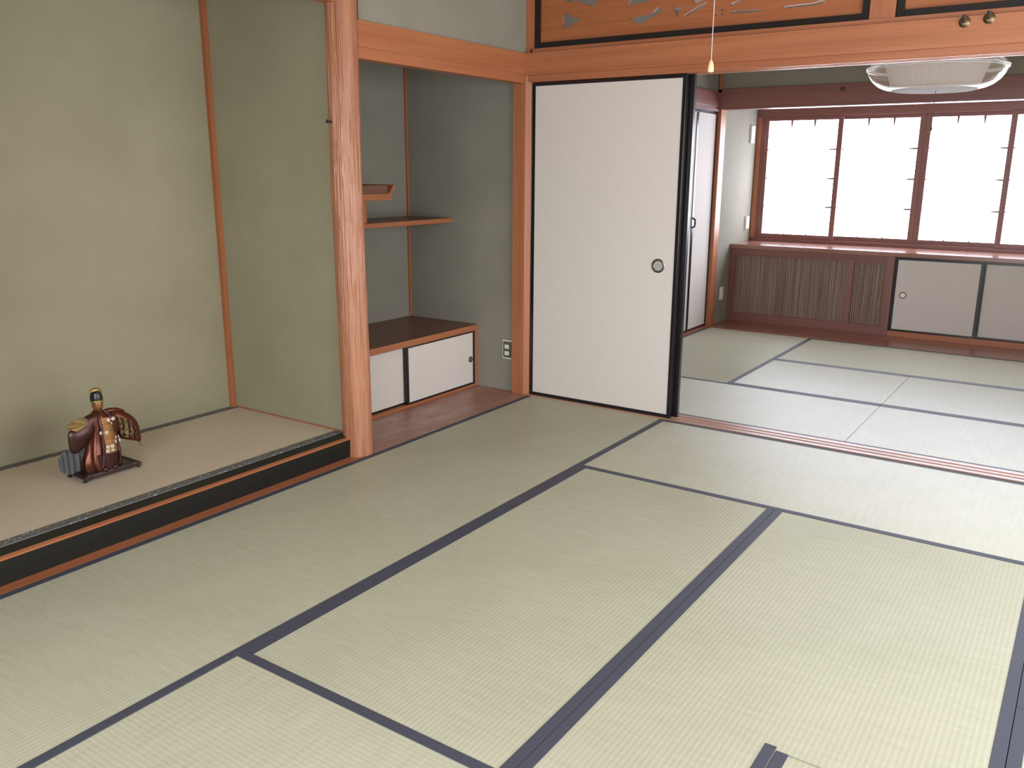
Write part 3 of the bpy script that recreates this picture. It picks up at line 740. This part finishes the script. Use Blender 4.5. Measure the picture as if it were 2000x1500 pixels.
for xa, xb in ((0.040, 1.008), (1.052, 1.300)):
    bm = B(); x = xa
    while x < xb-0.002:
        r = rnd.uniform(.0035, .006)
        cx = x+r; yy = YC+0.026+rnd.uniform(-.002, .002)
        ring = [(cx+r*math.cos(t), yy+r*math.sin(t)) for t in [math.pi/3*k for k in range(6)]]
        lo = [bm.verts.new((p, q, 0.070+rnd.uniform(-.004, .004))) for p, q in ring]; hi = [bm.verts.new((p, q, 0.59)) for p, q in ring]
        for k in range(6): bm.faces.new((lo[k], lo[(k+1) % 6], hi[(k+1) % 6], hi[k]))
        x += 2*r+rnd.uniform(0, .0025)
    p_ = part(rc, 'reed_screen', bm, 'reed', True, 'upright brown reeds'); p_['kind'] = 'stuff'
part(rc, 'end_post', bx(1.300, 1.360, YC-0.004, YC+0.05, 0.002, 0.645), 'maroon_z')
dc = thing('sliding_cabinet', (2.46, 3.55, 0.002), 'long low cabinet with cream sliding doors under the window', 'cabinet')
part(dc, 'base_rail', bx(1.361, X4+0.018, YC-0.002, YC+0.06, 0.002, 0.046), 'cedar_x')
part(dc, 'back_board', bx(1.361, X4+0.018, YC+0.10, YC+0.11, 0.046, 0.645), 'dark_board')
dx = [1.362, 2.000, 2.640, X4+.015]
for i in range(3):
    a, b_ = dx[i], dx[i+1]; y0 = YC + (0.004 if i % 2 == 0 else 0.028)
    if i == 1: a -= .012
    d = part(dc, 'door', bx(a+.01, b_-.01, y0+.003, y0+.019, .056, .635), 'fusuma_paper', label='cream paper sliding door')
    for p, q in ((a, a+.024), (b_-.024 if i != 1 else b_-.02, b_)): part(d, 'stile', bx(p, q, y0, y0+.022, .047, .645, .001), 'lacquer')
    for p, q in ((.047, .062), (.622, .645)): part(d, 'rail', bx(a+.024, b_-.024, y0, y0+.022, p, q, .001), 'lacquer')
    if i == 0:
        part(d, 'pull', lathe([(.027, 0), (.027, -.003), (.023, -.005), (.019, -.003)], (1.446, y0+.003, .341), 24, 'y'), 'old_brass', True, 'round metal pull')
        part(d, 'pull_cup', lathe([(.0195, -.0034), (.010, -.003), (.001, -.004)], (1.446, y0+.003, .341), 24, 'y'), 'white_plastic', True)
solo('window_counter', bx(-0.010, X4+0.018, YC-0.012, 3.858, 0.6455, 0.680, .003), 'counter_board', (1.8, 3.57, 0.6455), 'glossy reddish wooden counter running below the window', 'counter')

# window frame and sashes
YW = 3.79
wf = thing('window_frame', (1.8, YW, 0.681), 'maroon wooden frame around the row of frosted sashes', 'window frame', kind='structure')
wf.name = 'window_5'; ORIG['window_5'] = ORIG['window_frame']
part(wf, 'sill', bx(-0.008, X4+.018, YW-0.01, 3.86, 0.681, 0.712), 'maroon_x')
part(wf, 'head', bx(-0.008, X4+.018, YW-0.01, 3.86, 1.775, 1.86), 'maroon_x')
part(wf, 'jamb', bx(-0.008, 0.030, YW-0.02, 3.86, 0.712, 1.775), 'cedar_z', label='orange side jamb')
part(wf, 'inner_jamb', bx(0.030, 0.052, YW-0.005, 3.86, 0.712, 1.775), 'maroon_z')
part(wf, 'jamb', bx(X4-.02, X4+.018, YW-0.02, 3.86, 0.712, 1.775), 'maroon_z')
xs = [(0.052, 0.738), (0.690, 1.381), (1.382, 2.045), (1.996, 2.69), (2.69, 3.57)]
labs = ['frosted window sash next to the plastered side wall', 'second frosted window sash from the plastered side wall', 'third frosted window sash from the plastered side wall', 'fourth frosted window sash from the plastered side wall', 'frosted window sash next to the plain far wall']
for i in range(5):
    a, b_ = xs[i]
    y0 = YW + (0.002 if i in (0, 3) else 0.036)
    sl, sr_ = 0.043, 0.043
    s = thing('window_%d' % (i+1) if i < 4 else 'window_6', ((a+b_)/2, y0, .712), labs[i], 'window', kind='structure')
    part(s, 'stile', bx(a, a+sl, y0, y0+.030, .713, 1.774, .001), 'maroon_z'); part(s, 'stile', bx(b_-sr_, b_, y0, y0+.030, .713, 1.774, .001), 'maroon_z')
    part(s, 'rail', bx(a+sl, b_-sr_, y0, y0+.030, .713, .750, .001), 'maroon_x'); part(s, 'rail', bx(a+sl, b_-sr_, y0, y0+.030, 1.742, 1.774, .001), 'maroon_x')
    part(s, 'pane', bx(a+sl-.004, b_-sr_+.004, y0+.016, y0+.020, .747, 1.745), 'frosted_pane', label='bright frosted pane')
    pw = b_-sr_-a-sl
    for k in (1, 2):
        x = a+sl+pw*k/3
        part(s, 'glazing_bar', loft([[(x-wd, y0+.010, z), (x+wd, y0+.010, z), (x+wd, y0+.016, z), (x-wd, y0+.016, z)] for z, wd in ((.750, .006), (.765, .0014), (1.668, .0012), (1.712, .0068), (1.742, .0095))]), 'maroon_z')  # upright bar thinned below its ends, shaping in the glare that washes it out
    for k in (1, 2, 3):
        z = .75+.992*k/4
        part(s, 'glazing_bar', loft([[(x, y0+.010, z-wd), (x, y0+.010, z+wd), (x, y0+.016, z+wd), (x, y0+.016, z-wd)] for x, wd in ((a+sl, .005), (a+sl+.03, .0012), (b_-sr_-.075, .0012), (b_-sr_-.045, .0060), (b_-sr_, .0075))]), 'maroon_x')  # crossbar narrowed mid-span likewise, glare of the pane put into its shape

# small plates on the side wall of the bay
def plate_x(name, y0, y1, z0, z1, label, cat, depth=.012, m_='white_plastic'):
    t = thing(name, (-0.012, (y0+y1)/2, z0), label, cat)
    part(t, 'plate', bx(-0.012, -0.012+depth, y0, y1, z0, z1, .002), m_)
    part(t, 'insert', bx(-0.012+depth, -0.0105+depth, y0+(y1-y0)*.3, y1-(y1-y0)*.3, z0+(z1-z0)*.3, z1-(z1-z0)*.3, .0005), m_)
    return t
plate_x('wall_switch', 3.60, 3.68, 1.548, 1.695, 'white wall plate high up beside the window jamb', 'switch', .02)
plate_x('wall_switch', 3.62, 3.69, 0.795, 0.905, 'white switch plate just above the window counter', 'switch', .02)
plate_x('wall_outlet', 3.10, 3.17, 0.20, 0.315, 'pale outlet plate low on the wall beside the reed cabinet', 'outlet', .01)

# ------------------------------------------------------------------ lamp of the far room
LX, LY = 1.794, 1.48
lp = thing('pendant_lamp', (LX, LY, 1.755), 'round pendant lamp with clear saucer and white ribbed shade hanging in the window room', 'pendant lamp')
def curve(p): return p
low = [(0.226, .008), (0.262, .014), (0.300, .030), (0.332, .056), (0.354, .085), (0.366, .112), (0.363, .118)]
part(lp, 'saucer', lathe(low, (LX, LY, 1.755), 72, 'z', None, False), 'acrylic', True, 'clear amber lower saucer')
upb = [(0.369, .128), (0.362, .142), (0.335, .165), (0.300, .182), (0.262, .192)]
part(lp, 'upper_saucer', lathe(upb, (LX, LY, 1.755), 72, 'z', None, False), 'acrylic', True, 'clear upper saucer')
for h, r in ((.119, .366), (.129, .368)):
    bm = B()
    rings = [[(LX+(r+.004*math.cos(t))*math.cos(a), LY+(r+.004*math.cos(t))*math.sin(a), 1.755+h+.003*math.sin(t)) for t in [math.pi/3*k for k in range(6)]] for a in [2*math.pi*k/72 for k in range(73)]]
    part(lp, 'rim', loft(rings, True, False), 'white_plastic', True, 'bright saucer rim')
rings = []
ns = 240
for r, h in ((0.222, .012), (0.236, .05), (0.252, .10), (0.272, .15), (0.285, .20)):
    rings.append([(LX+(r+(.0035 if i % 2 else -.0035))*math.cos(2*math.pi*i/ns), LY+(r+(.0035 if i % 2 else -.0035))*math.sin(2*math.pi*i/ns), 1.755+h) for i in range(ns)])
part(lp, 'ribbed_shade', loft(rings, True, False), 'shade_white', False, 'white ribbed inner shade')
part(lp, 'bottom_disc', lathe([(0.001, .0), (0.15, .001), (0.218, .003), (0.228, .009), (0.226, .013), (0.0, .013)], (LX, LY, 1.755), 72), 'shade_white', True, 'white bottom disc')
part(lp, 'top_cap', lathe([(0.285, .20), (0.20, .215), (0.06, .222), (0.04, .25), (0.001, .252)], (LX, LY, 1.755), 48), 'shade_white', True)
part(lp, 'hanging_cord', tube([(LX, LY, 2.0), (LX, LY, 2.2), (LX, LY, 2.40)], .005, 8), 'cord', True)
part(lp, 'ceiling_rose', lathe([(0.04, 2.405-1.755), (0.05, 2.415-1.755), (0.05, ZC-1.755)], (LX, LY, 1.755), 24), 'white_plastic', True)
pc = part(lp, 'pull_string', tube([(LX+.01, LY, 1.757), (LX+.01, LY, 1.64), (LX+.01, LY, 1.56)], .0022, 6), 'dark_cord', True)
part(pc, 'pull_knob', lathe([(.002, 0), (.006, .006), (.007, .016), (.003, .028)], (LX+.01, LY, 1.535), 12), 'dark_cord', True)

# pull cord of the near room, hanging from the ceiling in the middle of the mats
pk = thing('light_pull_cord', (1.792, -1.872, 1.558), 'thin light pull cord with a pale orange wooden bead in front of the lintel', 'pull cord')
part(pk, 'cord', tube([(1.793, -1.872, 1.588), (1.792, -1.872, 1.9), (1.791, -1.872, 2.405)], .0010, 6), 'cord', True)
part(pk, 'bead', lathe([(.003, 0), (.0075, .002), (.0082, .008), (.0070, .018), (.0045, .027), (.002, .031)], (1.793, -1.872, 1.558), 16), 'knob_wood', True, 'pale orange wooden bead')
part(pk, 'ceiling_rose', lathe([(0.02, -.018), (0.035, -.012), (0.036, -.0005)], (1.791, -1.872, ZC), 24), 'white_plastic', True)
